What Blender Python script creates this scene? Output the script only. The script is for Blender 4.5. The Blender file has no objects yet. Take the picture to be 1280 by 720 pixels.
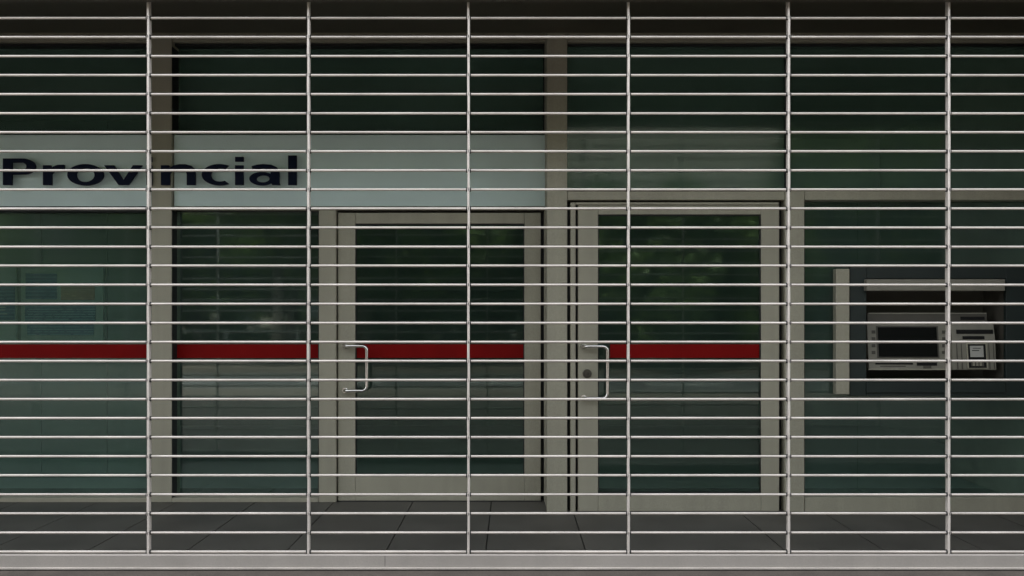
import bpy, bmesh, math, random
from mathutils import Vector, Matrix
random.seed(7)
S = bpy.context.scene
COL = S.collection
F = 1095.0            # focal length in pixels of the 1280 px wide photograph
CAMZ = 1.326          # eye height; horizon lies on row 400 of the photograph
YG = 4.66             # roller grille plane
YL = 6.37             # left half of the shop front (set back)
YR = 6.05             # right half of the shop front
def X(px, Y): return (px - 640.0) / F * Y
def Z(py, Y): return CAMZ + (400.0 - py) / F * Y

# ------------------------------------------------------------------ materials
def nodes(name):
    m = bpy.data.materials.new(name); m.use_nodes = True
    nt = m.node_tree
    return m, nt, nt.nodes['Principled BSDF']

def surf(name, col, rough=0.5, metal=0.0, var=0.06, scale=6.0, grain=0.0, gscale=400.0, bump=0.0, bscale=60.0, spec=0.5, streak=0.0):
    """painted or mineral surface: base colour with broad dirt variation, fine grain, bump"""
    m, nt, b = nodes(name)
    L = nt.links.new
    tc = nt.nodes.new('ShaderNodeTexCoord')
    n1 = nt.nodes.new('ShaderNodeTexNoise'); n1.inputs['Scale'].default_value = scale; n1.inputs['Detail'].default_value = 6
    n2 = nt.nodes.new('ShaderNodeTexNoise'); n2.inputs['Scale'].default_value = gscale; n2.inputs['Detail'].default_value = 2
    L(tc.outputs['Object'], n1.inputs['Vector']); L(tc.outputs['Object'], n2.inputs['Vector'])
    a = nt.nodes.new('ShaderNodeMapRange'); a.inputs['From Min'].default_value = 0.3; a.inputs['From Max'].default_value = 0.7
    a.inputs['To Min'].default_value = 1 - var; a.inputs['To Max'].default_value = 1 + var
    g = nt.nodes.new('ShaderNodeMapRange'); g.inputs['From Min'].default_value = 0.25; g.inputs['From Max'].default_value = 0.75
    g.inputs['To Min'].default_value = 1 - grain; g.inputs['To Max'].default_value = 1 + grain
    L(n1.outputs['Fac'], a.inputs['Value']); L(n2.outputs['Fac'], g.inputs['Value'])
    mul = nt.nodes.new('ShaderNodeMath'); mul.operation = 'MULTIPLY'
    L(a.outputs['Result'], mul.inputs[0]); L(g.outputs['Result'], mul.inputs[1])
    last = mul
    if streak:
        mp = nt.nodes.new('ShaderNodeMapping'); mp.inputs['Scale'].default_value = (14, 14, 0.5)
        n3 = nt.nodes.new('ShaderNodeTexNoise'); n3.inputs['Scale'].default_value = 1.0; n3.inputs['Detail'].default_value = 5
        L(tc.outputs['Object'], mp.inputs['Vector']); L(mp.outputs['Vector'], n3.inputs['Vector'])
        s = nt.nodes.new('ShaderNodeMapRange'); s.inputs['From Min'].default_value = 0.3; s.inputs['From Max'].default_value = 0.7
        s.inputs['To Min'].default_value = 1 - streak; s.inputs['To Max'].default_value = 1 + streak
        L(n3.outputs['Fac'], s.inputs['Value'])
        m2 = nt.nodes.new('ShaderNodeMath'); m2.operation = 'MULTIPLY'
        L(mul.outputs[0], m2.inputs[0]); L(s.outputs['Result'], m2.inputs[1]); last = m2
    sc = nt.nodes.new('ShaderNodeVectorMath'); sc.operation = 'SCALE'; sc.inputs[0].default_value = col
    L(last.outputs[0], sc.inputs['Scale']); L(sc.outputs['Vector'], b.inputs['Base Color'])
    b.inputs['Roughness'].default_value = rough; b.inputs['Metallic'].default_value = metal
    b.inputs['Specular IOR Level'].default_value = spec
    if bump:
        n4 = nt.nodes.new('ShaderNodeTexNoise'); n4.inputs['Scale'].default_value = bscale; n4.inputs['Detail'].default_value = 4
        L(tc.outputs['Object'], n4.inputs['Vector'])
        bp = nt.nodes.new('ShaderNodeBump'); bp.inputs['Strength'].default_value = bump; bp.inputs['Distance'].default_value = 0.01
        L(n4.outputs['Fac'], bp.inputs['Height']); L(bp.outputs['Normal'], b.inputs['Normal'])
    return m

def glass(name, tint, f0, wav=0.0, veil=.045, rough=.085):
    m = bpy.data.materials.new(name); m.use_nodes = True
    nt = m.node_tree; nt.nodes.clear(); L = nt.links.new
    out = nt.nodes.new('ShaderNodeOutputMaterial')
    tr = nt.nodes.new('ShaderNodeBsdfTransparent'); tr.inputs['Color'].default_value = (*tint, 1)
    gl = nt.nodes.new('ShaderNodeBsdfGlossy'); gl.inputs['Roughness'].default_value = rough
    gl.inputs['Color'].default_value = (0.93, 1.0, 0.96, 1)
    lw = nt.nodes.new('ShaderNodeLayerWeight'); lw.inputs['Blend'].default_value = 0.5
    pw = nt.nodes.new('ShaderNodeMath'); pw.operation = 'POWER'; pw.inputs[1].default_value = 5
    mr = nt.nodes.new('ShaderNodeMapRange'); mr.inputs['To Min'].default_value = f0; mr.inputs['To Max'].default_value = 1
    L(lw.outputs['Facing'], pw.inputs[0]); L(pw.outputs[0], mr.inputs['Value'])
    if wav:                                   # float-glass ripple
        tc = nt.nodes.new('ShaderNodeTexCoord')
        n = nt.nodes.new('ShaderNodeTexNoise'); n.inputs['Scale'].default_value = 2.2; n.inputs['Detail'].default_value = 2
        bp = nt.nodes.new('ShaderNodeBump'); bp.inputs['Strength'].default_value = wav; bp.inputs['Distance'].default_value = 0.01
        L(tc.outputs['Object'], n.inputs['Vector']); L(n.outputs['Fac'], bp.inputs['Height']); L(bp.outputs['Normal'], gl.inputs['Normal'])
    mx = nt.nodes.new('ShaderNodeMixShader')
    L(mr.outputs['Result'], mx.inputs['Fac']); L(tr.outputs[0], mx.inputs[1]); L(gl.outputs[0], mx.inputs[2])
    df = nt.nodes.new('ShaderNodeBsdfDiffuse')          # painted veil: green diffuse tone standing in for reflected and interior light
    tcd = nt.nodes.new('ShaderNodeTexCoord'); nd = nt.nodes.new('ShaderNodeTexNoise'); nd.inputs['Scale'].default_value = 1.6; nd.inputs['Detail'].default_value = 5
    L(tcd.outputs['Object'], nd.inputs['Vector'])
    dr = nt.nodes.new('ShaderNodeMapRange'); dr.inputs['From Min'].default_value = .3; dr.inputs['From Max'].default_value = .7
    dr.inputs['To Min'].default_value = veil * .75; dr.inputs['To Max'].default_value = veil * 1.25
    L(nd.outputs['Fac'], dr.inputs['Value']); df.inputs['Color'].default_value = (.36, .56, .47, 1)
    m2 = nt.nodes.new('ShaderNodeMixShader')
    L(dr.outputs['Result'], m2.inputs['Fac']); L(mx.outputs[0], m2.inputs[1]); L(df.outputs[0], m2.inputs[2])
    L(m2.outputs[0], out.inputs['Surface'])
    return m

def stripes(name, c1, c2, period, fill=0.5, seed=0.0):
    """printed lines of text too small to read"""
    m, nt, b = nodes(name); L = nt.links.new
    tc = nt.nodes.new('ShaderNodeTexCoord')
    sp = nt.nodes.new('ShaderNodeSeparateXYZ'); L(tc.outputs['Object'], sp.inputs[0])
    d = nt.nodes.new('ShaderNodeMath'); d.operation = 'DIVIDE'; d.inputs[1].default_value = period; L(sp.outputs['Z'], d.inputs[0])
    fr = nt.nodes.new('ShaderNodeMath'); fr.operation = 'FRACT'; L(d.outputs[0], fr.inputs[0])
    lt = nt.nodes.new('ShaderNodeMath'); lt.operation = 'LESS_THAN'; lt.inputs[1].default_value = fill; L(fr.outputs[0], lt.inputs[0])
    mp = nt.nodes.new('ShaderNodeMapping'); mp.inputs['Scale'].default_value = (22, 1, 1 / period); mp.inputs['Location'].default_value = (seed, 0, 0)
    n = nt.nodes.new('ShaderNodeTexNoise'); n.inputs['Scale'].default_value = 1; L(tc.outputs['Object'], mp.inputs['Vector']); L(mp.outputs['Vector'], n.inputs['Vector'])
    gt = nt.nodes.new('ShaderNodeMath'); gt.operation = 'GREATER_THAN'; gt.inputs[1].default_value = 0.42; L(n.outputs['Fac'], gt.inputs[0])
    mu = nt.nodes.new('ShaderNodeMath'); mu.operation = 'MULTIPLY'; L(lt.outputs[0], mu.inputs[0]); L(gt.outputs[0], mu.inputs[1])
    mx = nt.nodes.new('ShaderNodeMix'); mx.data_type = 'RGBA'
    mx.inputs['A'].default_value = (*c1, 1); mx.inputs['B'].default_value = (*c2, 1)
    L(mu.outputs[0], mx.inputs['Factor']); L(mx.outputs['Result'], b.inputs['Base Color'])
    b.inputs['Roughness'].default_value = 0.6
    return m

def leafmat(name, c1, c2):
    m, nt, b = nodes(name); L = nt.links.new
    oi = nt.nodes.new('ShaderNodeTexCoord')
    n = nt.nodes.new('ShaderNodeTexNoise'); n.inputs['Scale'].default_value = 1.3; n.inputs['Detail'].default_value = 5
    L(oi.outputs['Object'], n.inputs['Vector'])
    r = nt.nodes.new('ShaderNodeMapRange'); r.inputs['From Min'].default_value = .35; r.inputs['From Max'].default_value = .65; L(n.outputs['Fac'], r.inputs['Value'])
    mx = nt.nodes.new('ShaderNodeMix'); mx.data_type = 'RGBA'; mx.inputs['A'].default_value = (*c1, 1); mx.inputs['B'].default_value = (*c2, 1)
    L(r.outputs['Result'], mx.inputs['Factor']); L(mx.outputs['Result'], b.inputs['Base Color'])
    b.inputs['Roughness'].default_value = .55
    tl = nt.nodes.new('ShaderNodeBsdfTranslucent'); L(mx.outputs['Result'], tl.inputs['Color'])
    ms = nt.nodes.new('ShaderNodeMixShader'); ms.inputs['Fac'].default_value = .45
    L(b.outputs[0], ms.inputs[1]); L(tl.outputs[0], ms.inputs[2]); L(ms.outputs[0], nt.nodes['Material Output'].inputs['Surface'])
    return m

M = {}
M['rod'] = surf('galvanised rod', (.71, .655, .595), rough=.40, metal=.5, var=.16, scale=4, grain=.10, gscale=160, spec=.3)
M['chain'] = surf('bright link metal', (.82, .75, .685), rough=.45, metal=.3, var=.08, scale=9, grain=.08, gscale=160)
M['bar'] = surf('brushed aluminium bar', (.47, .43, .39), rough=.5, metal=.3, var=.07, scale=3, grain=.09, gscale=260, streak=.03)
M['bush'] = surf('black nylon', (.02, .02, .02), rough=.6)
M['frame'] = surf('anodised frame', (.37, .352, .272), rough=.48, metal=.2, var=.06, scale=2.5, grain=.16, gscale=220, streak=.06)
M['dark_frame'] = surf('shaded bronze trim', (.10, .095, .08), rough=.5, var=.08, grain=.06)
M['gasket'] = surf('rubber gasket', (.012, .013, .013), rough=.55)
M['pane'] = glass('tinted pane', (.76, .86, .82), .105, .008, .034, .042)
M['left_pane'] = glass('left pane', (.76, .86, .82), .060, .008, .055, .085)
M['right_pane'] = glass('right pane', (.74, .84, .80), .036, .008, .05, .05)
M['door_pane'] = glass('door pane', (.70, .82, .76), .052, .009, .020, .040)
M['upper_pane'] = glass('upper pane', (.70, .82, .76), .036, .008, .125, .075)
M['red'] = surf('red vinyl', (.20, .003, .003), rough=.5, var=.08, spec=.1)
M['sign'] = surf('frosted sign panel', (.74, .90, .89), rough=.15, var=.05, scale=2.0, grain=.05, gscale=200)
M['letter'] = surf('navy letter', (.003, .007, .026), rough=.6, spec=.15, var=.05)
M['steel'] = surf('polished steel', (.90, .88, .85), rough=.11, metal=1.0, var=.04)
M['brass'] = surf('lock steel', (.11, .10, .085), rough=.3, metal=.6)
M['tile'] = surf('charcoal porch tile', (.080, .076, .065), rough=.55, var=.22, scale=2.2, grain=.14, gscale=150, bump=.05, bscale=300)
M['joint'] = surf('tile joint', (.026, .025, .023), rough=.9)
M['soffit'] = surf('brown soffit', (.066, .058, .041), rough=.6, var=.06, scale=3, grain=.05)
M['stone'] = surf('stone cladding', (.34, .31, .27), rough=.75, var=.10, grain=.08, gscale=90, bump=.1)
M['pave'] = surf('pavement concrete', (.10, .083, .068), rough=.85, var=.22, scale=5, grain=.30, gscale=120, bump=.3, bscale=140)
M['kerb'] = surf('kerb stone', (.30, .29, .27), rough=.85, var=.12, grain=.1)
M['asphalt'] = surf('asphalt', (.055, .055, .056), rough=.85, var=.15, grain=.25, gscale=60)
M['white'] = surf('road paint', (.7, .7, .68), rough=.7, var=.15)
M['wall'] = surf('interior panel', (.125, .15, .135), rough=.6, var=.05)
M['dark'] = surf('interior dark', (.22, .24, .22), rough=.7)
M['int_floor'] = surf('interior floor', (.38, .39, .38), rough=.35)
M['board'] = surf('board frame', (.25, .30, .27), rough=.4)
M['paper'] = surf('white paper', (.42, .42, .38), rough=.6, var=.08, scale=20)
M['blue_print'] = stripes('blue print', (.03, .09, .17), (.16, .28, .34), .021, .40)
M['navy_print'] = stripes('navy print', (.02, .07, .16), (.08, .17, .26), .03, .35, 3.1)
M['orange_print'] = stripes('terracotta print', (.46, .25, .15), (.20, .11, .07), .016, .5, 5.0)
M['atm_panel'] = surf('slate panel', (.013, .023, .021), rough=.45, var=.06, grain=.06)
M['atm_body'] = surf('grey plastic', (.235, .225, .18), rough=.5, var=.08, grain=.06, streak=.08)
M['atm_dark'] = surf('dark recess', (.075, .070, .055), rough=.6)
M['black'] = surf('black plastic', (.010, .010, .010), rough=.5, spec=.2)
M['screen'] = surf('unlit screen', (.004, .005, .004), rough=.5, spec=.1)
M['bark'] = surf('bark', (.055, .048, .038), rough=.9, var=.3, scale=8, bump=.6, bscale=20)
M['leaf_a'] = leafmat('leaf green', (.09, .17, .03), (.21, .31, .06))
M['leaf_b'] = leafmat('leaf deep green', (.06, .11, .03), (.14, .21, .055))
M['leaf_c'] = leafmat('leaf light green', (.10, .19, .03), (.27, .38, .08))
M['hedge'] = leafmat('hedge green', (.07, .12, .04), (.15, .22, .06))
M['render'] = surf('pale render', (.24, .225, .19), rough=.85, var=.1, scale=.4)
M['win_far'] = surf('far window', (.03, .035, .04), rough=.1)
M['rail'] = surf('railing paint', (.03, .035, .035), rough=.5)
M['roof'] = surf('far roof', (.20, .12, .09), rough=.8)
M['wire'] = surf('cable', (.01, .01, .01), rough=.6)

# ------------------------------------------------------------------ mesh builder
class MB:
    def __init__(s): s.bm = bmesh.new()
    def box(s, x0, x1, y0, y1, z0, z1, bev=0.0):
        r = bmesh.ops.create_cube(s.bm, size=1.0)
        vs = r['verts']
        sx, sy, sz = x1 - x0, y1 - y0, z1 - z0
        for v in vs:
            v.co = Vector((x0 + (v.co.x + .5) * sx, y0 + (v.co.y + .5) * sy, z0 + (v.co.z + .5) * sz))
        if bev:
            es = list({e for v in vs for e in v.link_edges})
            bmesh.ops.bevel(s.bm, geom=es, offset=bev, segments=1, affect='EDGES', profile=.5)
        return s
    def prism(s, pts, y0, y1):
        """outline in x,z extruded from y0 to y1"""
        a = [s.bm.verts.new((p[0], y0, p[1])) for p in pts]; b = [s.bm.verts.new((p[0], y1, p[1])) for p in pts]
        s.bm.faces.new(a); s.bm.faces.new(b[::-1])
        n = len(pts)
        for i in range(n): s.bm.faces.new((a[i], b[i], b[(i + 1) % n], a[(i + 1) % n]))
        bmesh.ops.recalc_face_normals(s.bm, faces=s.bm.faces[:])
        return s
    def side(s, pts, x0, x1):
        """outline in y,z extruded from x0 to x1"""
        a = [s.bm.verts.new((x0, p[0], p[1])) for p in pts]; b = [s.bm.verts.new((x1, p[0], p[1])) for p in pts]
        s.bm.faces.new(a); s.bm.faces.new(b[::-1])
        n = len(pts)
        for i in range(n): s.bm.faces.new((a[i], b[i], b[(i + 1) % n], a[(i + 1) % n]))
        bmesh.ops.recalc_face_normals(s.bm, faces=s.bm.faces[:])
        return s
    def tube(s, path, rad, n=12, cap=True):
        path = [Vector(p) for p in path]
        rads = rad if isinstance(rad, (list, tuple)) else [rad] * len(path)
        rings = []; up = None
        for i, p in enumerate(path):
            t = (path[min(i + 1, len(path) - 1)] - path[max(i - 1, 0)]).normalized()
            if up is None:
                up = Vector((0, 0, 1)) if abs(t.z) < .9 else Vector((1, 0, 0))
            u = (up - t * up.dot(t)).normalized(); w = t.cross(u); up = u
            rings.append([s.bm.verts.new(p + (u * math.cos(2 * math.pi * k / n) + w * math.sin(2 * math.pi * k / n)) * rads[i]) for k in range(n)])
        for a, b in zip(rings, rings[1:]):
            for k in range(n):
                f = s.bm.faces.new((a[k], a[(k + 1) % n], b[(k + 1) % n], b[k])); f.smooth = True
        if cap:
            s.bm.faces.new(rings[0][::-1]); s.bm.faces.new(rings[-1])
        return s
    def build(s, name, mat, parent=None, origin=None):
        me = bpy.data.meshes.new(name)
        o = bpy.data.objects.new(name, me); COL.objects.link(o)
        off = Vector((0, 0, 0))
        if parent is not None:
            o.parent = parent
            p = parent
            while p is not None: off += p.location; p = p.parent
        elif origin is not None:
            o.location = origin; off = Vector(origin)
        bmesh.ops.translate(s.bm, verts=s.bm.verts[:], vec=-off)
        bmesh.ops.recalc_face_normals(s.bm, faces=s.bm.faces[:])
        s.bm.to_mesh(me); s.bm.free()
        me.materials.append(M[mat])
        return o

def tag(o, label=None, cat=None, group=None, kind=None):
    if label: o['label'] = label
    if cat: o['category'] = cat
    if group: o['group'] = group
    if kind: o['kind'] = kind
    return o
def empty(name, loc, label, cat, group=None):
    o = bpy.data.objects.new(name, None); o.location = loc; COL.objects.link(o); o.empty_display_size = .2
    return tag(o, label, cat, group)
def arc(cx, cy, rx, ry, a0, a1, n=20):
    return [(cx + rx * math.cos(math.radians(a0 + (a1 - a0) * i / n)), cy + ry * math.sin(math.radians(a0 + (a1 - a0) * i / n))) for i in range(n + 1)]

# ------------------------------------------------------------------ ground
tag(MB().box(-60, 60, -4.0, 4.80, -.30, 0.0).build('pavement', 'pave'), kind='structure')
tag(MB().box(-60, 60, -4.14, -4.0, -.30, -.004).build('kerb', 'kerb'), kind='structure')
tag(MB().box(-60, 60, -11.0, -4.14, -.40, -.13).build('road', 'asphalt'), kind='structure')
mk = MB()
for k in range(-9, 10): mk.box(k * 4 - 1, k * 4 + 1, -7.62, -7.5, -.13, -.126)
tag(mk.build('road_marking', 'white'), kind='structure')
tag(MB().box(-60, 60, -60, -11.0, -.30, 0.0).build('far_ground', 'pave'), kind='structure')
# porch floor: dark slabs with open joints
fl = MB()
xs = [-7.026 + .573 * k for k in range(0, 21)]
xs = [x for x in xs if abs(x - .998) > .05 and x < 3.7] + [3.745]
for a, b in zip(xs, xs[1:]):
    fl.box(a + .0037, b - .0037, 4.806, 6.90, -.06, 0.0)
tag(fl.build('porch_floor', 'tile'), kind='structure')
tag(MB().box(-7.2, 3.74, 4.80, 6.90, -.30, -.012).build('porch_base', 'joint'), kind='structure')

# ------------------------------------------------------------------ bank building shell
bank = empty('bank_building', (0, YL, 0), 'bank front of beige metal frames and tinted glass behind the roller grille', 'building')
MB().box(-8, 6, 4.585, 4.625, 3.004, 3.60).build('lintel', 'soffit', bank)
MB().box(-16, 16, 4.60, 5.2, 3.60, 13.0).build('upper_wall', 'stone', bank)
w = MB().box(3.75, 16, 4.628, 7.6, 0, 3.598).build('side_wall', 'stone', bank)
w = MB().box(-16, -6.9, 4.628, 7.6, 0, 3.598).build('side_wall', 'stone', bank)
# suspended soffit, two boards deep, stopping short of the glazing
sof = MB()
sof.box(-6.898, 3.748, 4.78, 5.30, 3.288, 3.33); sof.box(-6.898, 3.748, 5.306, 5.985, 3.288, 3.33)
sof.build('soffit', 'soffit', bank)
MB().box(-7.2, 5.3, 5.201, 11.3, 3.601, 3.75).build('ceiling', 'dark', bank)

def bx(px0, px1, py0, py1, Y, d0, d1, mb=None, bev=.003):
    """box whose front face fills the given rectangle of the shop front at depth Y+d0"""
    mb = mb or MB()
    yf = Y + d0
    return mb.box(X(px0, yf), X(px1, yf), yf, Y + d1, Z(py1, yf), Z(py0, yf), bev)

FLOORL = 400 + CAMZ * F / YL      # row of the floor line at each plane
FLOORR = 400 + CAMZ * F / YR
TOP = 3.58
def topY(Y): return 400 - (TOP - CAMZ) * F / Y

# mullions
bx(189, 214.5, topY(YL), FLOORL, YL, 0, .17).build('mullion', 'frame', bank)
bx(-190, -164, topY(YL), FLOORL, YL, 0, .17).build('mullion', 'frame', bank)
bx(398.5, 420, 262.5, FLOORL, YL, 0, .17).build('mullion', 'frame', bank)
bx(683.5, 709, topY(YR), FLOORR, YR, 0, .50).build('mullion', 'frame', bank)
bx(981, 1005.5, 238.5, FLOORR, YR, 0, .17).build('mullion', 'frame', bank)
bx(680.4, 682.4, 262.5, FLOORL, YL, -.012, .10).build('door_jamb', 'frame', bank)
# transoms and rails
bx(709.4, 980.6, 239, 250, YR, 0, .15).build('transom', 'frame', bank)
bx(1005.9, 1311, 238.5, 250, YR, 0, .15).build('transom', 'frame', bank)
bx(1005.9, 1311, 622, FLOORR, YR, .01, .15).build('sill_rail', 'frame', bank)
bx(214.9, 398.1, 622.5, FLOORL, YL, .005, .15).build('sill_rail', 'frame', bank)
bx(-163.6, 188.6, 622.5, FLOORL, YL, .005, .15).build('sill_rail', 'frame', bank)
for (a, b, Y) in ((-163.6, 188.6, YL), (214.9, 682.8, YL), (709.4, 1311, YR)):
    bx(a, b, topY(Y) + 4, 52, Y, .02, .15).build('head_rail', 'frame', bank)
    bx(a, b, 52.5, 57.5, Y, .06, .14, bev=0).build('head_gasket', 'gasket', bank)
bx(214.9, 680, 258.2, 262.3, YL, .015, .15).build('transom', 'frame', bank)
bx(-163.6, 188.6, 258.2, 264.5, YL, .03, .15).build('transom', 'gasket', bank)

def window(name, px0, px1, py0, py1, Y, d, mat='pane', stripe=None, gk=.012, hole=None):
    """glazing gasket frame, its pane and (where there is one) the red band stuck on the pane"""
    yf = Y + d
    x0, x1, z0, z1 = X(px0, yf), X(px1, yf), Z(py1, yf), Z(py0, yf)
    g = MB()
    g.box(x0, x0 + gk, yf - .015, yf + .02, z0, z1); g.box(x1 - gk, x1, yf - .015, yf + .02, z0, z1)
    g.box(x0 + gk, x1 - gk, yf - .015, yf + .02, z0, z0 + gk); g.box(x0 + gk, x1 - gk, yf - .015, yf + .02, z1 - gk, z1)
    o = g.build(name, 'gasket', bank)
    e = .001
    if hole:
        h0, h1, h2, h3 = hole
        p = MB(); p.box(x0 + gk - e, h0, yf, yf + .010, z0 + gk - e, z1 - gk + e); p.box(h1, x1 - gk + e, yf, yf + .010, z0 + gk - e, z1 - gk + e)
        p.box(h0 + .001, h1 - .001, yf, yf + .010, z0 + gk - e, h2); p.box(h0 + .001, h1 - .001, yf, yf + .010, h3, z1 - gk + e)
        p.build('pane', mat, o)
    else:
        MB().box(x0 + gk - e, x1 - gk + e, yf, yf + .010, z0 + gk - e, z1 - gk + e).build('pane', mat, o)
    if stripe:
        a, b = stripe; ys = yf - .003
        MB().box(max(x0 + gk, X(a, ys)), min(x1 - gk, X(b, ys)), ys, yf - .0008, Z(447.5, ys), Z(430.5, ys)).build('red_stripe', 'red', o)
    return o
window('window', -163, 192, 262, 624, YL, .09, mat='left_pane', stripe=(-200, 300))
window('window', 208, 401, 262, 624, YL, .10, stripe=(100, 500), gk=.016)
_y = YR + .08
window('window', 1003, 1312, 249, 623, YR, .08, mat='right_pane', hole=(X(1072, _y), X(1297, _y), Z(487, _y), Z(338, _y)))
window('window', 706, 983, 56, 240, YR, .08, mat='upper_pane')
window('window', 984.5, 1312, 56, 240, YR, .08, mat='upper_pane')
window('window', -163, 193, 56, 260, YL, .13, mat='upper_pane')
window('window', 206, 681, 56, 260, YL, .13, mat='upper_pane')

for z0, z1 in ((.002, TOP - .03),):  # thin black strips over the mullion's side face, making its reveal black
    MB().box(X(214.5, YL) + .0006, X(214.5, YL) + .003, YL + .006, YL + .099, z0 + .03, Z(262.6, YL)).build('reveal_strip', 'gasket', bank)
    MB().box(X(214.5, YL) + .0006, X(214.5, YL) + .003, YL + .006, YL + .127, Z(168, YL), Z(58, YL)).build('reveal_strip', 'gasket', bank)
# doors
def door(px0, px1, py0, py1, gx0, gx1, gy0, gy1, Y, d, stripe, handle, lock=None):
    bev = .0025
    yf = Y + d
    f = MB()
    bx(px0, gx0, py0, py1, Y, d, d + .06, f, bev); bx(gx1, px1, py0, py1, Y, d, d + .06, f, bev)
    bx(gx0 + .25, gx1 - .25, py0, gy0, Y, d + .0015, d + .06, f, bev); bx(gx0 + .25, gx1 - .25, gy1, py1, Y, d + .0015, d + .06, f, bev)
    o = f.build('door', 'frame', bank)
    yg = yf + .022
    MB().box(X(gx0 - 1, yf), X(gx1 + 1, yf), yg, yg + .01, Z(gy1 + 1, yf), Z(gy0 - 1, yf)).build('pane', 'door_pane', o)
    ys = yg - .003
    MB().box(X(stripe[0], yf), X(stripe[1], yf), ys, yg - .0008, Z(447.5, yf), Z(430.5, yf)).build('red_stripe', 'red', o)
    # glazing bead: thin dark line round the glass
    g = MB(); k = .007
    x0, x1, z0, z1 = X(gx0, yf) + .0005, X(gx1, yf) - .0005, Z(gy1, yf) + .0005, Z(gy0, yf) - .0005
    g.box(x0, x0 + k, yf + .008, yg - .004, z0, z1); g.box(x1 - k, x1, yf + .008, yg - .004, z0, z1)
    g.box(x0 + k, x1 - k, yf + .008, yg - .004, z1 - k, z1); g.box(x0 + k, x1 - k, yf + .008, yg - .004, z0, z0 + k)
    g.build('glazing_bead', 'gasket', o)
    # cranked pull handle: two arms out of the stile, then sideways over the glass
    hx0, hx1, hy0, hy1 = handle
    out = .062; yh = yf - out
    xa, xb = X(hx0, yf - .02), X(hx1, yh); za, zb = Z(hy0, yh), Z(hy1, yh)
    r = .0118; R = .034
    pth = [(xa, yf + .002, za), (xa, yf - out * .55, za), (xa + .012, yh + .008, za), (xa + .03, yh, za)]
    pth += [(xb - R + R * math.sin(t), yh, za - R + R * math.cos(t)) for t in [i * math.pi / 2 / 7 for i in range(8)]]
    pth += [(xb - R + R * math.cos(t), yh, zb + R - R * math.sin(t)) for t in [i * math.pi / 2 / 7 for i in range(8)]]
    pth += [(xa + .03, yh, zb), (xa + .012, yh + .008, zb), (xa, yf - out * .55, zb), (xa, yf + .002, zb)]
    h = MB().tube(pth, r, 14)
    for z in (za, zb):
        h.tube([(xa, yf + .001, z), (xa, yf - .012, z)], .019, 18)
    h.build('handle', 'steel', o)
    if lock:
        lx, lz = X(lock[0], yf), Z(lock[1], yf)
        MB().tube([(lx, yf + .004, lz), (lx, yf - .006, lz), (lx, yf - .011, lz)], [.031, .031, .027], 22).tube([(lx + .004, yf - .010, lz), (lx + .004, yf - .020, lz)], .017, 18).build('lock', 'brass', o)
        MB().box(lx + .002, lx + .006, yf - .0215, yf - .0195, lz - .010, lz + .008).build('keyhole', 'black', o)
    return o
d1 = door(422.5, 676, 266, 626, 444, 655.5, 279.5, 595, YL, .03, (444.5, 655), (431, 458.5, 432.5, 488.5))
# dark rebates behind the door gaps
gp = MB(); yb = YL + .095
gp.box(X(419, yb), X(423.5, yb), yb, yb + .03, 0, Z(262, yb)); gp.box(X(675, yb), X(684, yb), yb, yb + .03, 0, Z(262, yb))
gp.box(X(423.5, yb), X(675, yb), yb, yb + .03, Z(267.5, yb), Z(262, yb)); gp.build('door_rebate', 'gasket', bank)
d2 = door(722.5, 974, 256.5, 639, 747.5, 951.5, 268, 617, YR, .02, (763, 951), (729.5, 759.5, 433, 498), (734, 467))
gp = MB(); yb = YR + .085
gp.box(X(708.6, yb), X(724, yb), yb, yb + .03, 0, Z(249, yb)); gp.box(X(972, yb), X(981, yb), yb, yb + .03, 0, Z(249, yb))
gp.box(X(724, yb), X(972, yb), yb, yb + .03, Z(258.5, yb), Z(249, yb)); gp.build('door_rebate', 'gasket', bank)
bx(713, 719.5, 253, 640, YR, .012, .08).build('door_jamb', 'frame', bank)
bx(719.9, 973.5, 252.8, 255.8, YR, .012, .08, bev=.001).build('door_jamb', 'frame', bank)
MB().box(X(421, YL + .03), X(678, YL + .03), YL + .025, YL + .12, .0, .006).build('threshold', 'gasket', bank)

# interior shell seen dimly through the panes
MB().box(-7, 5.2, 6.902, 11.2, -.2, -.003).build('interior_floor', 'int_floor', bank)
MB().box(-7, 5.2, 11.0, 11.2, 0, 3.6).build('interior_wall', 'dark', bank)
MB().box(4.62, 5.2, 7.6, 11.0, 0, 3.6).build('interior_wall', 'dark', bank)
MB().box(-7.2, -6.9, 7.6, 11.0, 0, 3.6).build('interior_wall', 'dark', bank)
# panelled partition behind the left-hand window
pt = MB(); YP = 7.35
for a, b in ((-200, 52), (52, 134), (134, 200)):
    pt.box(X(a, YP) + .003, X(b, YP) - .003, YP, YP + .05, 0, 3.0, .002)
tag(pt.build('partition_wall', 'wall', origin=(X(60, YP), YP, 0)), 'grey green panelled partition behind the leftmost window', 'partition')

# ------------------------------------------------------------------ notices on the partition
yb = YP - .03
nb = empty('notice_board', (X(78, yb), yb, Z(428, yb)), 'framed notice board with blue and terracotta sheets behind left window', 'notice board')
bx(26, 129, 332, 429, yb, 0, .028).build('board_panel', 'board', nb)
bx(32, 71, 342, 374, yb, -.006, -.001, bev=0).build('sheet', 'navy_print', nb)
o = bx(76, 118, 357, 375, yb, -.006, -.001, bev=0).build('sheet', 'orange_print', nb); o['label'] = 'terracotta printed sheet'
bx(31, 119, 378, 402, yb, -.006, -.001, bev=0).build('sheet', 'blue_print', nb)
bx(34, 117, 404, 419, yb, -.006, -.001, bev=0).build('sheet', 'blue_print', nb)
pb = empty('poster', (X(4, yb), yb, Z(428, yb)), 'blue poster with pale lettering at the far left behind glass', 'poster')
bx(-60, 20.5, 332, 428, yb, 0, .028).build('poster_panel', 'board', pb)
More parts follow.
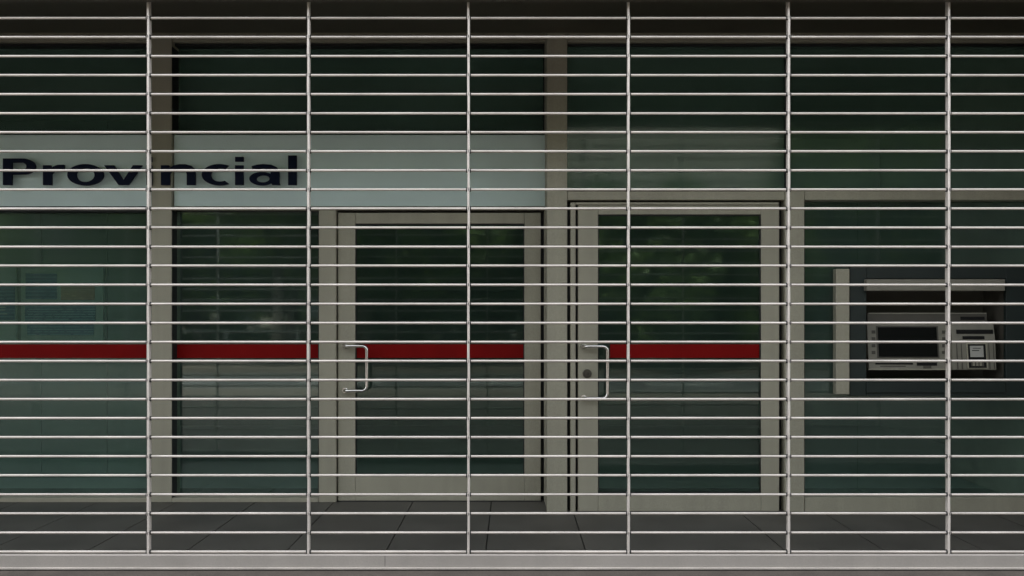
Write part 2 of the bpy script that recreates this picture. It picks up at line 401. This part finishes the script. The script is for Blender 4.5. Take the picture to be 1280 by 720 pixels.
bx(-50, 18.5, 357, 400, yb, -.006, -.001, bev=0).build('sheet', 'navy_print', pb)
q = MB()
for (a, b, y0, y1) in ((-30, 7, 383.5, 384.6), (-30, 6, 387, 388), (-30, 9, 392, 392.8)):
    bx(a, b, y0, y1, yb, -.008, -.0062, q, 0)
q.build('lettering', 'paper', pb)

# ------------------------------------------------------------------ sign
sg = empty('bank_sign', (X(300, YL), YL, Z(258, YL)), 'frosted sign band with dark navy lettering reading Provincial above the glass', 'sign')
yS = YL + .035
for a, b in ((-163, 188.4), (215.1, 682.6)):
    MB().box(X(a, YL), X(b, YL), yS, yS + .03, Z(258.0, yS), Z(168.5, yS), .003).build('sign_panel', 'sign', sg)
yl0 = YL - .022; yl1 = YL - .003
def letter(polys):
    """polys: list of (outer, [holes], depth offset) in photograph pixels on the lettering plane"""
    bm = bmesh.new()
    for outer, holes, off in polys:
        cu = bpy.data.curves.new('outline', 'CURVE'); cu.dimensions = '2D'; cu.fill_mode = 'BOTH'; cu.extrude = (yl1 - yl0) / 2
        for ring in [outer] + holes:
            s = cu.splines.new('POLY'); s.points.add(len(ring) - 1); s.use_cyclic_u = True
            for p, q in zip(s.points, ring): p.co = (X(q[0], yl0), Z(q[1], yl0), 0, 1)
        ob = bpy.data.objects.new('outline', cu); COL.objects.link(ob)
        me = bpy.data.meshes.new_from_object(ob)
        bpy.data.objects.remove(ob); bpy.data.curves.remove(cu)
        n0 = len(bm.verts); bm.from_mesh(me); bpy.data.meshes.remove(me)
        bm.verts.ensure_lookup_table()
        for v in bm.verts[n0:]:
            x, z, d = v.co; v.co = (x, (yl0 + yl1) / 2 - d + off, z)
    mb = MB(); mb.bm.free(); mb.bm = bm
    return mb.build('letter', 'letter', sg)
def rect(x0, x1, y0, y1): return [(x0, y0), (x1, y0), (x1, y1), (x0, y1)]
B = 231.2
letter([([(3.5, B), (3.5, 198)] + [(26, 198)] + arc(28, 208, 16, 10, -90, 90)[1:] + [(14.5, 218), (14.5, B)],
         [[(14.6, 203)] + arc(26, 208, 7, 5, -90, 90) + [(14.6, 213)]], 0)])
letter([([(53.5, B), (53.5, 206.5), (63.2, 206.5), (63.8, 210), (67, 207.6), (72, 206.1), (80, 205.8), (80, 212.6), (73.5, 212.6), (67, 214.3), (64.3, 217.5), (64.3, B)], [], 0)])
letter([(arc(106.5, 218.4, 22.6, 13.4, 0, 360, 48)[:-1], [arc(106.5, 218.7, 11.6, 8.6, 0, 360, 40)[:-1]], 0)])
letter([([(130, 206.5), (142.3, 206.5), (154, 225.5), (166, 206.5), (177.5, 206.5), (160.3, B), (148, B)], [], 0)])
letter([(rect(183.0, 189.4, 206.5, B), [], 0), (rect(183.0, 189.4, 196, 202), [], 0)])
letter([([(201, B), (201, 206.5), (210.8, 206.5), (211.6, 210), (217, 206.6), (224, 205.2), (232, 205.2), (239, 207.2), (243, 211), (244, 216), (244, B), (233.3, B), (233.3, 217.5), (231.8, 213), (227, 211.2), (220, 211.8), (214, 214.3), (212, 218), (212, B)], [], 0)])
letter([(arc(274, 218.3, 22, 13.3, -58, -302, 40) + arc(275, 218.6, 11.8, 8.3, 60, 300, 32)[:: 1], [], 0)])
letter([(rect(293.7, 304, 206.5, B), [], 0), (rect(293.7, 304, 196, 201.8), [], 0)])
letter([([(314.5, 207.6), (321, 205.8), (329, 205.0), (339, 205.8), (345.5, 208.6), (348.6, 213), (349, 217), (349, 228), (350, B), (340, B), (338.4, 227.5), (338.2, 215), (335.5, 211.5), (328, 210.3), (321, 211.2), (315.5, 213)], [], 0),
        (arc(327, 223.2, 15.6, 8.4, 0, 360, 40)[:-1], [arc(328.5, 223.4, 8.3, 4.4, 0, 360, 32)[:-1]], .0015)])
letter([(rect(360, 370.6, 194.3, B), [], 0)])

# ------------------------------------------------------------------ cash machine in the right-hand window
am = empty('cash_machine', (X(1170, YR), YR, Z(495, YR)), 'grey cash machine set in a slate panel with dark screen and lit-free canopy', 'cash machine')
am['label'] = 'grey cash machine with a dark screen set into a slate panel'
ya = YR + .045
pn = MB()
bx(1062.5, 1083, 331, 495, ya, 0, .03, pn, .002); bx(1257.5, 1310, 331, 495, ya, 0, .03, pn, .002)
bx(1083.3, 1257.2, 331, 348, ya, .001, .03, pn, 0); bx(1083.3, 1257.2, 475.5, 495, ya, .001, .03, pn, 0)
pn.build('surround_panel', 'atm_panel', am)
bx(1083.5, 1256.5, 349, 363.5, ya, -.05, .02, bev=.003).build('canopy', 'atm_body', am)
x0, x1 = X(1083, ya), X(1257.5, ya); zt, zb_ = Z(348, ya), Z(475.5, ya)
rc = MB(); yb = ya + .30
rc.box(x0 - .02, x0 - .001, ya + .031, yb, zb_, zt); rc.box(x1 + .001, x1 + .02, ya + .031, yb, zb_, zt)
rc.box(x0 - .02, x1 + .02, ya + .031, yb, zt + .001, zt + .02); rc.box(x0 - .02, x1 + .02, ya + .031, yb, zb_ - .02, zb_ - .001)
rc.box(x0 - .02, x1 + .02, yb, yb + .02, zb_ - .02, zt + .02)
rc.build('recess', 'atm_dark', am)
# sloping fascia: lower edge forward, upper edge back
yu, yd = ya + .10, ya + .055
def yfa(py): return yu + (yd - yu) * (py - 391) / (463 - 391)
def wedge(px0, px1, py0, py1, lift, back, mat, name, par):
    """plate lying on the sloping fascia plane, lifted towards the customer"""
    ym = yfa((py0 + py1) / 2)
    a, b = yfa(py0) - lift, yfa(py1) - lift
    return MB().side([(a, Z(py0, yfa(py0))), (b, Z(py1, yfa(py1))), (b + back, Z(py1, yfa(py1))), (a + back, Z(py0, yfa(py0)))], X(px0, ym), X(px1, ym)).build(name, mat, par)
fa = wedge(1085, 1189, 404, 462.5, 0, .05, 'atm_body', 'screen_fascia', am)
wedge(1095.5, 1173, 407.5, 447.5, .004, .003, 'atm_dark', 'bezel', fa)
wedge(1097.5, 1171, 409, 446, .006, .0015, 'screen', 'screen', fa)
wedge(1094, 1141, 453.5, 455.6, .003, .002, 'black', 'slot', fa)
wedge(1146, 1171, 453, 457, .003, .002, 'black', 'slot', fa)
wedge(1154, 1164, 457, 460.5, .003, .002, 'atm_dark', 'tray', fa)
for k in range(4):
    for a in (1089.5, 1177.5): wedge(a, a + 4.5, 413 + k * 8.5, 417 + k * 8.5, .004, .003, 'atm_dark', 'function_key', fa)
wedge(1085.5, 1188.5, 461, 462.4, .004, .003, 'frame', 'edge_trim', fa)
wedge(1100, 1132, 457.2, 458.4, .003, .002, 'atm_dark', 'print_line', fa)
top = wedge(1084, 1233, 391, 403.6, .006, .05, 'atm_dark', 'top_ledge', am)
wedge(1084.5, 1232, 391, 392.3, .011, .004, 'atm_body', 'ledge_trim', top)
wedge(1200, 1230, 395.8, 400, .009, .002, 'black', 'slot', top)
ym = yfa(434)
md = MB()
md.side([(yfa(404) - .022, Z(404, yfa(404))), (yfa(425) - .035, Z(425, yfa(425))), (yfa(462) - .025, Z(462, yfa(462))), (yfa(462) + .02, Z(462, yfa(462))), (yfa(404) + .02, Z(404, yfa(404)))], X(1190, ym - .03), X(1244, ym - .03))
md = md.build('card_module', 'atm_body', am)
wedge(1192.5, 1238, 412, 417.2, .0345, .004, 'black', 'card_slot', md)
wedge(1200, 1227, 420, 424, .038, .004, 'black', 'receipt_slot', md)
wedge(1207, 1229, 430, 459.5, .0385, .006, 'black', 'keypad', md)
wedge(1209, 1225.5, 432, 446, .041, .002, 'paper', 'notice', md)
wedge(1205.3, 1230.5, 428.6, 460.4, .0372, .003, 'frame', 'keypad_surround', md)
for k in range(3):
    for j in range(3): wedge(1212 + j * 4.4, 1214.6 + j * 4.4, 450 + k * 2.5, 451.6 + k * 2.5, .0425, .0012, 'frame', 'key', md)
wedge(1212, 1222, 434.6, 435.4, .0425, .001, 'black', 'print_line', md)
wedge(1211, 1220, 437.5, 438.5, .0425, .001, 'black', 'print_line', md)
wedge(1210, 1226, 449, 457.5, .041, .002, 'atm_dark', 'keypad_face', md)
for k in range(9):
    a = 1193 + k * 5.7
    if 1203 < a < 1231: continue
    wedge(a, a + .9, 428, 461, .0355, .002, 'atm_dark', 'rib', md)
bx(1083.5, 1256.5, 478, 491, ya, -.012, -.0005, bev=.002).build('lower_panel', 'atm_panel', am)
# slim post between window and cash machine
st = bx(1045, 1062, 336, 493, YR, .015, .075, bev=.003).build('divider_strip', 'frame', origin=(X(1053, YR), YR + .05, Z(493, YR)))
tag(st, 'narrow upright beige metal strip left of the cash machine', 'metal strip')

# ------------------------------------------------------------------ roller grille
gr = empty('roller_grille', (0, YG, 0), 'closed roller grille of pale steel rods and link chains across the front', 'roller grille')
rows = [22.7 + 23.815 * k for k in range(-7, 29)]
sc = F / YG
zr = [CAMZ + (400 - y) / sc for y in rows]
rr = .0069
random.seed(3)
for k, z in enumerate(zr):
    n = 27
    dz = random.uniform(-.0006, .0006); tl = random.uniform(-.0016, .0016)
    pth = [(-6.75 + 10.48 * i / n, YG, z + dz + (i / n - .5) * tl) for i in range(n + 1)]
    MB().tube(pth, rr, 12).build('rod', 'rod', gr)
cols = [186 + 199.85 * k for k in range(-6, 9)]
for c in cols:
    x = X(c, YG)
    if x < -6.7 or x > 3.7: continue
    ch = MB()
    for k in range(len(zr) - 1):
        zt, zb_ = zr[k], zr[k + 1]
        s = (.0009 if k % 2 else -.0009) + random.uniform(-.0007, .0007)
        ch.box(x + s - .0058, x + s + .0058, YG - .0135, YG + .0225, zb_ - .010, zt + .010, .0028)
    ch.box(x - .0058, x + .0058, YG - .012, YG + .02, .07, zr[-1] + .008, .002)
    nf = len(ch.bm.faces)
    for z in zr:
        for sg_ in (-1, 1):
            ch.tube([(x + sg_ * .0055, YG, z), (x + sg_ * .0128, YG, z)], .0112, 12)
    ch.bm.faces.ensure_lookup_table()
    for f in ch.bm.faces[nf:]: f.material_index = 1
    ch.build('link_chain', 'chain', gr).data.materials.append(M['bush'])
zt = CAMZ + (400 - 692) / sc
bb = MB().side([(YG - .022, .012), (YG - .022, zt - .004), (YG - .018, zt), (YG + .022, zt), (YG + .022, .012)], -6.8, 3.735)
b_ = bb.build('bottom_bar', 'bar', gr)
MB().box(X(482, YG) - .001, X(482, YG) + .001, YG - .0226, YG - .0221, .02, zt - .006).build('seam', 'bush', b_)
MB().side([(YG - .030, .007), (YG - .030, .014), (YG - .0225, .0165), (YG - .0225, .007)], -6.8, 3.735).build('lip', 'rod', b_)
MB().box(-6.8, 3.735, YG - .022, YG + .022, 0.0, .0115).build('rubber_seal', 'bush', b_)

# ------------------------------------------------------------------ street behind the camera, seen mirrored in the glass
def crown_mesh(name, mat, seed, R, H, n, leaf):
    rnd = random.Random(seed); bm = bmesh.new()
    clumps = []
    for _ in range(34):
        th = rnd.uniform(0, 6.283); u = rnd.uniform(-1, 1); r = rnd.uniform(.35, 1) ** .6
        clumps.append((Vector((R * r * math.cos(th) * math.sqrt(1 - u * u), R * r * math.sin(th) * math.sqrt(1 - u * u), H * r * u)), rnd.uniform(.45, .95) * R * .42))
    for i in range(n):
        c, cr = clumps[i % len(clumps)]
        d = Vector((rnd.gauss(0, 1), rnd.gauss(0, 1), rnd.gauss(0, .8))).normalized() * cr * rnd.uniform(.3, 1) ** .5
        p = c + d
        a = Vector((rnd.gauss(0, 1), rnd.gauss(0, 1), rnd.gauss(0, .5))).normalized()
        b = a.cross(Vector((rnd.gauss(0, 1), rnd.gauss(0, 1), rnd.gauss(0, 1)))).normalized()
        s = leaf * rnd.uniform(.6, 1.3)
        vs = [bm.verts.new(p + q) for q in (-a * s, b * s * .55, a * s, -b * s * .55)]
        bm.faces.new(vs)
    me = bpy.data.meshes.new(name); bm.to_mesh(me); bm.free(); me.materials.append(M[mat])
    return me
crowns = [crown_mesh('crown', 'leaf_a', 1, 2.7, 2.4, 8000, .15), crown_mesh('crown', 'leaf_b', 2, 2.9, 2.8, 15000, .16)]
crowns.append(crown_mesh('crown', 'leaf_c', 4, 2.7, 2.5, 16000, .12))
def tree(x, y, h, rad, lean, cm, label, sc_=1.0):
    t = empty('street_tree', (x, y, 0), label, 'tree', 'street trees opposite the bank')
    tk = MB()
    top = Vector((x + lean * h, y, h))
    tk.tube([(x, y, -.1), (x + lean * h * .3, y, h * .35), (x + lean * h * .7, y + .05, h * .7), tuple(top)], [rad * 1.15, rad * .95, rad * .8, rad * .5], 10)
    rnd = random.Random(x * 7 + y)
    for k in range(5):
        a = k * 1.26 + rnd.random(); d = Vector((math.cos(a), math.sin(a), .9))
        tk.tube([tuple(top - Vector((0, 0, .6 + .15 * k))), tuple(top + d * .8), tuple(top + d * 1.9 * sc_)], [rad * .45, rad * .32, rad * .1], 7)
    tk.build('trunk', 'bark', t)
    c = bpy.data.objects.new('crown', crowns[cm]); COL.objects.link(c); c.parent = t
    c.location = (lean * h, 0, h + 1.6 * sc_); c.scale = (sc_, sc_, sc_); c.rotation_euler.z = rnd.uniform(0, 6)
def mir(px, Y, yg): return (px - 640) / F * (2 * yg - Y)
tree(mir(312, -9.6, 6.47), -12.4, 4.1, .20, 0.0, 0, 'straight tree beyond the road mirrored in the window left of the doors', 1.05)
tree(mir(338, -12, 6.47), -14.0, 4.0, .16, .10, 0, 'leaning tree beside the straight one mirrored in the glass', 1.0)
tree(mir(376, -5, 6.47), -12.9, 3.9, .30, 0.0, 1, 'thick dark tree mirrored at the right edge of the window left of the doors', 1.1)
tree(mir(486, -12, 6.42), -13.2, 3.0, .20, 0.0, 1, 'dark tree mirrored in the left door', 1.15)
tree(mir(545, -12, 6.42), -15.6, 3.0, .18, 0.0, 1, 'tree mirrored near the middle of the left door', 1.25)
tree(mir(760, -12, 6.1), -13.0, 1.5, .2, 0.0, 1, 'low tree mirrored beside the pull handle of the right door', .84)
tree(mir(850, -12, 6.1), -12.6, 1.4, .2, 0.0, 1, 'low tree mirrored in the middle of the right door', .86)
tree(mir(945, -12, 6.1), -13.6, 1.6, .2, 0.0, 0, 'low tree mirrored in the right part of the right door', .86)
tree(mir(190, -12, 6.47), -16.0, 3.0, .2, 0.0, 0, 'tree mirrored behind the notices at the left', 1.2)
tree(mir(30, -12, 6.47), -15.0, 3.0, .2, 0.0, 1, 'tree mirrored at the far left of the glass', 1.3)
tree(mir(1150, -12, 6.1), -14.0, 3.2, .2, 0.0, 1, 'tall tree mirrored above the cash machine', 1.3)
tree(mir(1225, -12, 6.1), -13.0, 3.2, .2, 0.0, 1, 'tall tree mirrored to the right of the cash machine', 1.35)
tree(mir(1380, -12, 6.1), -14.0, 3.2, .2, 0.0, 1, 'tall tree beyond the right end of the glass', 1.35)
tree(mir(236, -21, 6.47), -21.0, 2.0, .2, 0.0, 2, 'sunlit tree behind the hedge, mirrored in the window edge beside the left post', 1.2)
tree(mir(352, -22, 6.47), -22.0, 2.3, .2, 0.0, 2, 'sunlit tree behind the hedge, mirrored in the window edge beside the left door', 1.2)
tree(mir(515, -22, 6.42), -22.0, 2.4, .2, 0.0, 2, 'sunlit tree behind the hedge, mirrored in the glass of the left door', 1.3)
# hedge behind the railing
hb = bmesh.new(); rnd = random.Random(5)
for i in range(42000):
    p = Vector((rnd.uniform(-20, 16), -18.6 + rnd.gauss(0, .35), 0)); p.z = rnd.uniform(0, 1) ** .8 * ((3.4 - 2.4 * max(0, min(1, (13.5 - abs(p.x + 9.5) * 3.2) / 4))) + .35 * math.sin(p.x * 1.7) + .25 * math.sin(p.x * 4.1))
    a = Vector((rnd.gauss(0, 1), rnd.gauss(0, 1), rnd.gauss(0, .6))).normalized(); b = a.cross(Vector((rnd.gauss(0, 1), rnd.gauss(0, 1), rnd.gauss(0, 1)))).normalized()
    s = rnd.uniform(.09, .19)
    hb.faces.new([hb.verts.new(p + q) for q in (-a * s, b * s * .6, a * s, -b * s * .6)])
me = bpy.data.meshes.new('hedge'); hb.to_mesh(me); hb.free(); me.materials.append(M['hedge'])
hd = bpy.data.objects.new('hedge', me); COL.objects.link(hd); tag(hd, 'long clipped green hedge beyond the road, mirrored in the glass', 'hedge')
# railing
rl = MB()
for z in (1.0, .55): rl.tube([(-14, -11.6, z), (12, -11.6, z)], .025, 8)
for k in range(14): rl.tube([(-14 + k * 2, -11.6, 0), (-14 + k * 2, -11.6, 1.02)], .03, 8)
tag(rl.build('railing', 'rail', origin=(0, -11.6, 0)), 'dark street railing with two rails beyond the road, mirrored in the glass', 'railing')
# house row far behind
hs = empty('house', (0, -30, 0), 'pale rendered building beyond the trees, mirrored faintly in the glass', 'building')
MB().box(-34, 30, -36, -30, 0, 12.2).build('wall', 'render', hs)
MB().box(-34.3, 30.3, -36.3, -29.7, 12.21, 12.5).build('roof', 'roof', hs)
for r in range(2):
    for k in range(14):
        xx = -23 + k * 3.1
        wn = MB().box(xx, xx + 1.3, -30.02, -29.97, 1.0 + r * 3.3, 2.7 + r * 3.3).build('window', 'win_far', hs)
cb = MB(); cb.tube([(-20 + i, -9, 5.6 + .004 * (i - 20) ** 2 * .3) for i in range(41)], .02, 6)
tag(cb.build('overhead_cable', 'wire'), 'thin black overhead cable along the street, mirrored in the upper glass', 'cable')

# ------------------------------------------------------------------ light
SUN_EL, SUN_AZ = math.radians(60), math.radians(335)
wd = bpy.data.worlds.new('World'); S.world = wd; wd.use_nodes = True
nt = wd.node_tree; bg = nt.nodes['Background']
sky = nt.nodes.new('ShaderNodeTexSky'); sky.sky_type = 'NISHITA'; sky.sun_disc = False
sky.sun_elevation = SUN_EL; sky.sun_rotation = SUN_AZ; sky.air_density = 1.0; sky.dust_density = 4.0; sky.ozone_density = 1.0
hsv = nt.nodes.new('ShaderNodeHueSaturation'); hsv.inputs['Saturation'].default_value = .22
nt.links.new(sky.outputs[0], hsv.inputs['Color']); nt.links.new(hsv.outputs[0], bg.inputs['Color'])
bg.inputs['Strength'].default_value = .14
sl = bpy.data.lights.new('sun', 'SUN'); sl.energy = 2.0; sl.angle = math.radians(6); sl.color = (1, .96, .90)
so = bpy.data.objects.new('sun', sl); COL.objects.link(so)
# direction towards the sun: azimuth measured from +Y clockwise
sd = Vector((math.sin(SUN_AZ) * math.cos(SUN_EL), math.cos(SUN_AZ) * math.cos(SUN_EL), math.sin(SUN_EL)))
so.rotation_euler = (-sd).to_track_quat('-Z', 'Y').to_euler(); so.location = (0, -5, 20)

cd = bpy.data.cameras.new('camera'); cam = bpy.data.objects.new('camera', cd); COL.objects.link(cam)
cam.location = (0, 0, CAMZ); cam.rotation_euler = (math.radians(90), 0, 0)
cd.sensor_width = 36; cd.lens = 36 * F / 1280; cd.shift_y = 40 / 1280
cd.clip_start = .05; cd.clip_end = 500
S.camera = cam
S.view_settings.view_transform = 'Standard'; S.view_settings.look = 'None'
S.view_settings.exposure = 2.25; S.view_settings.gamma = 1.0
S.render.engine = 'CYCLES'
S.cycles.use_denoising = True
S.cycles.max_bounces = 10; S.cycles.transparent_max_bounces = 24
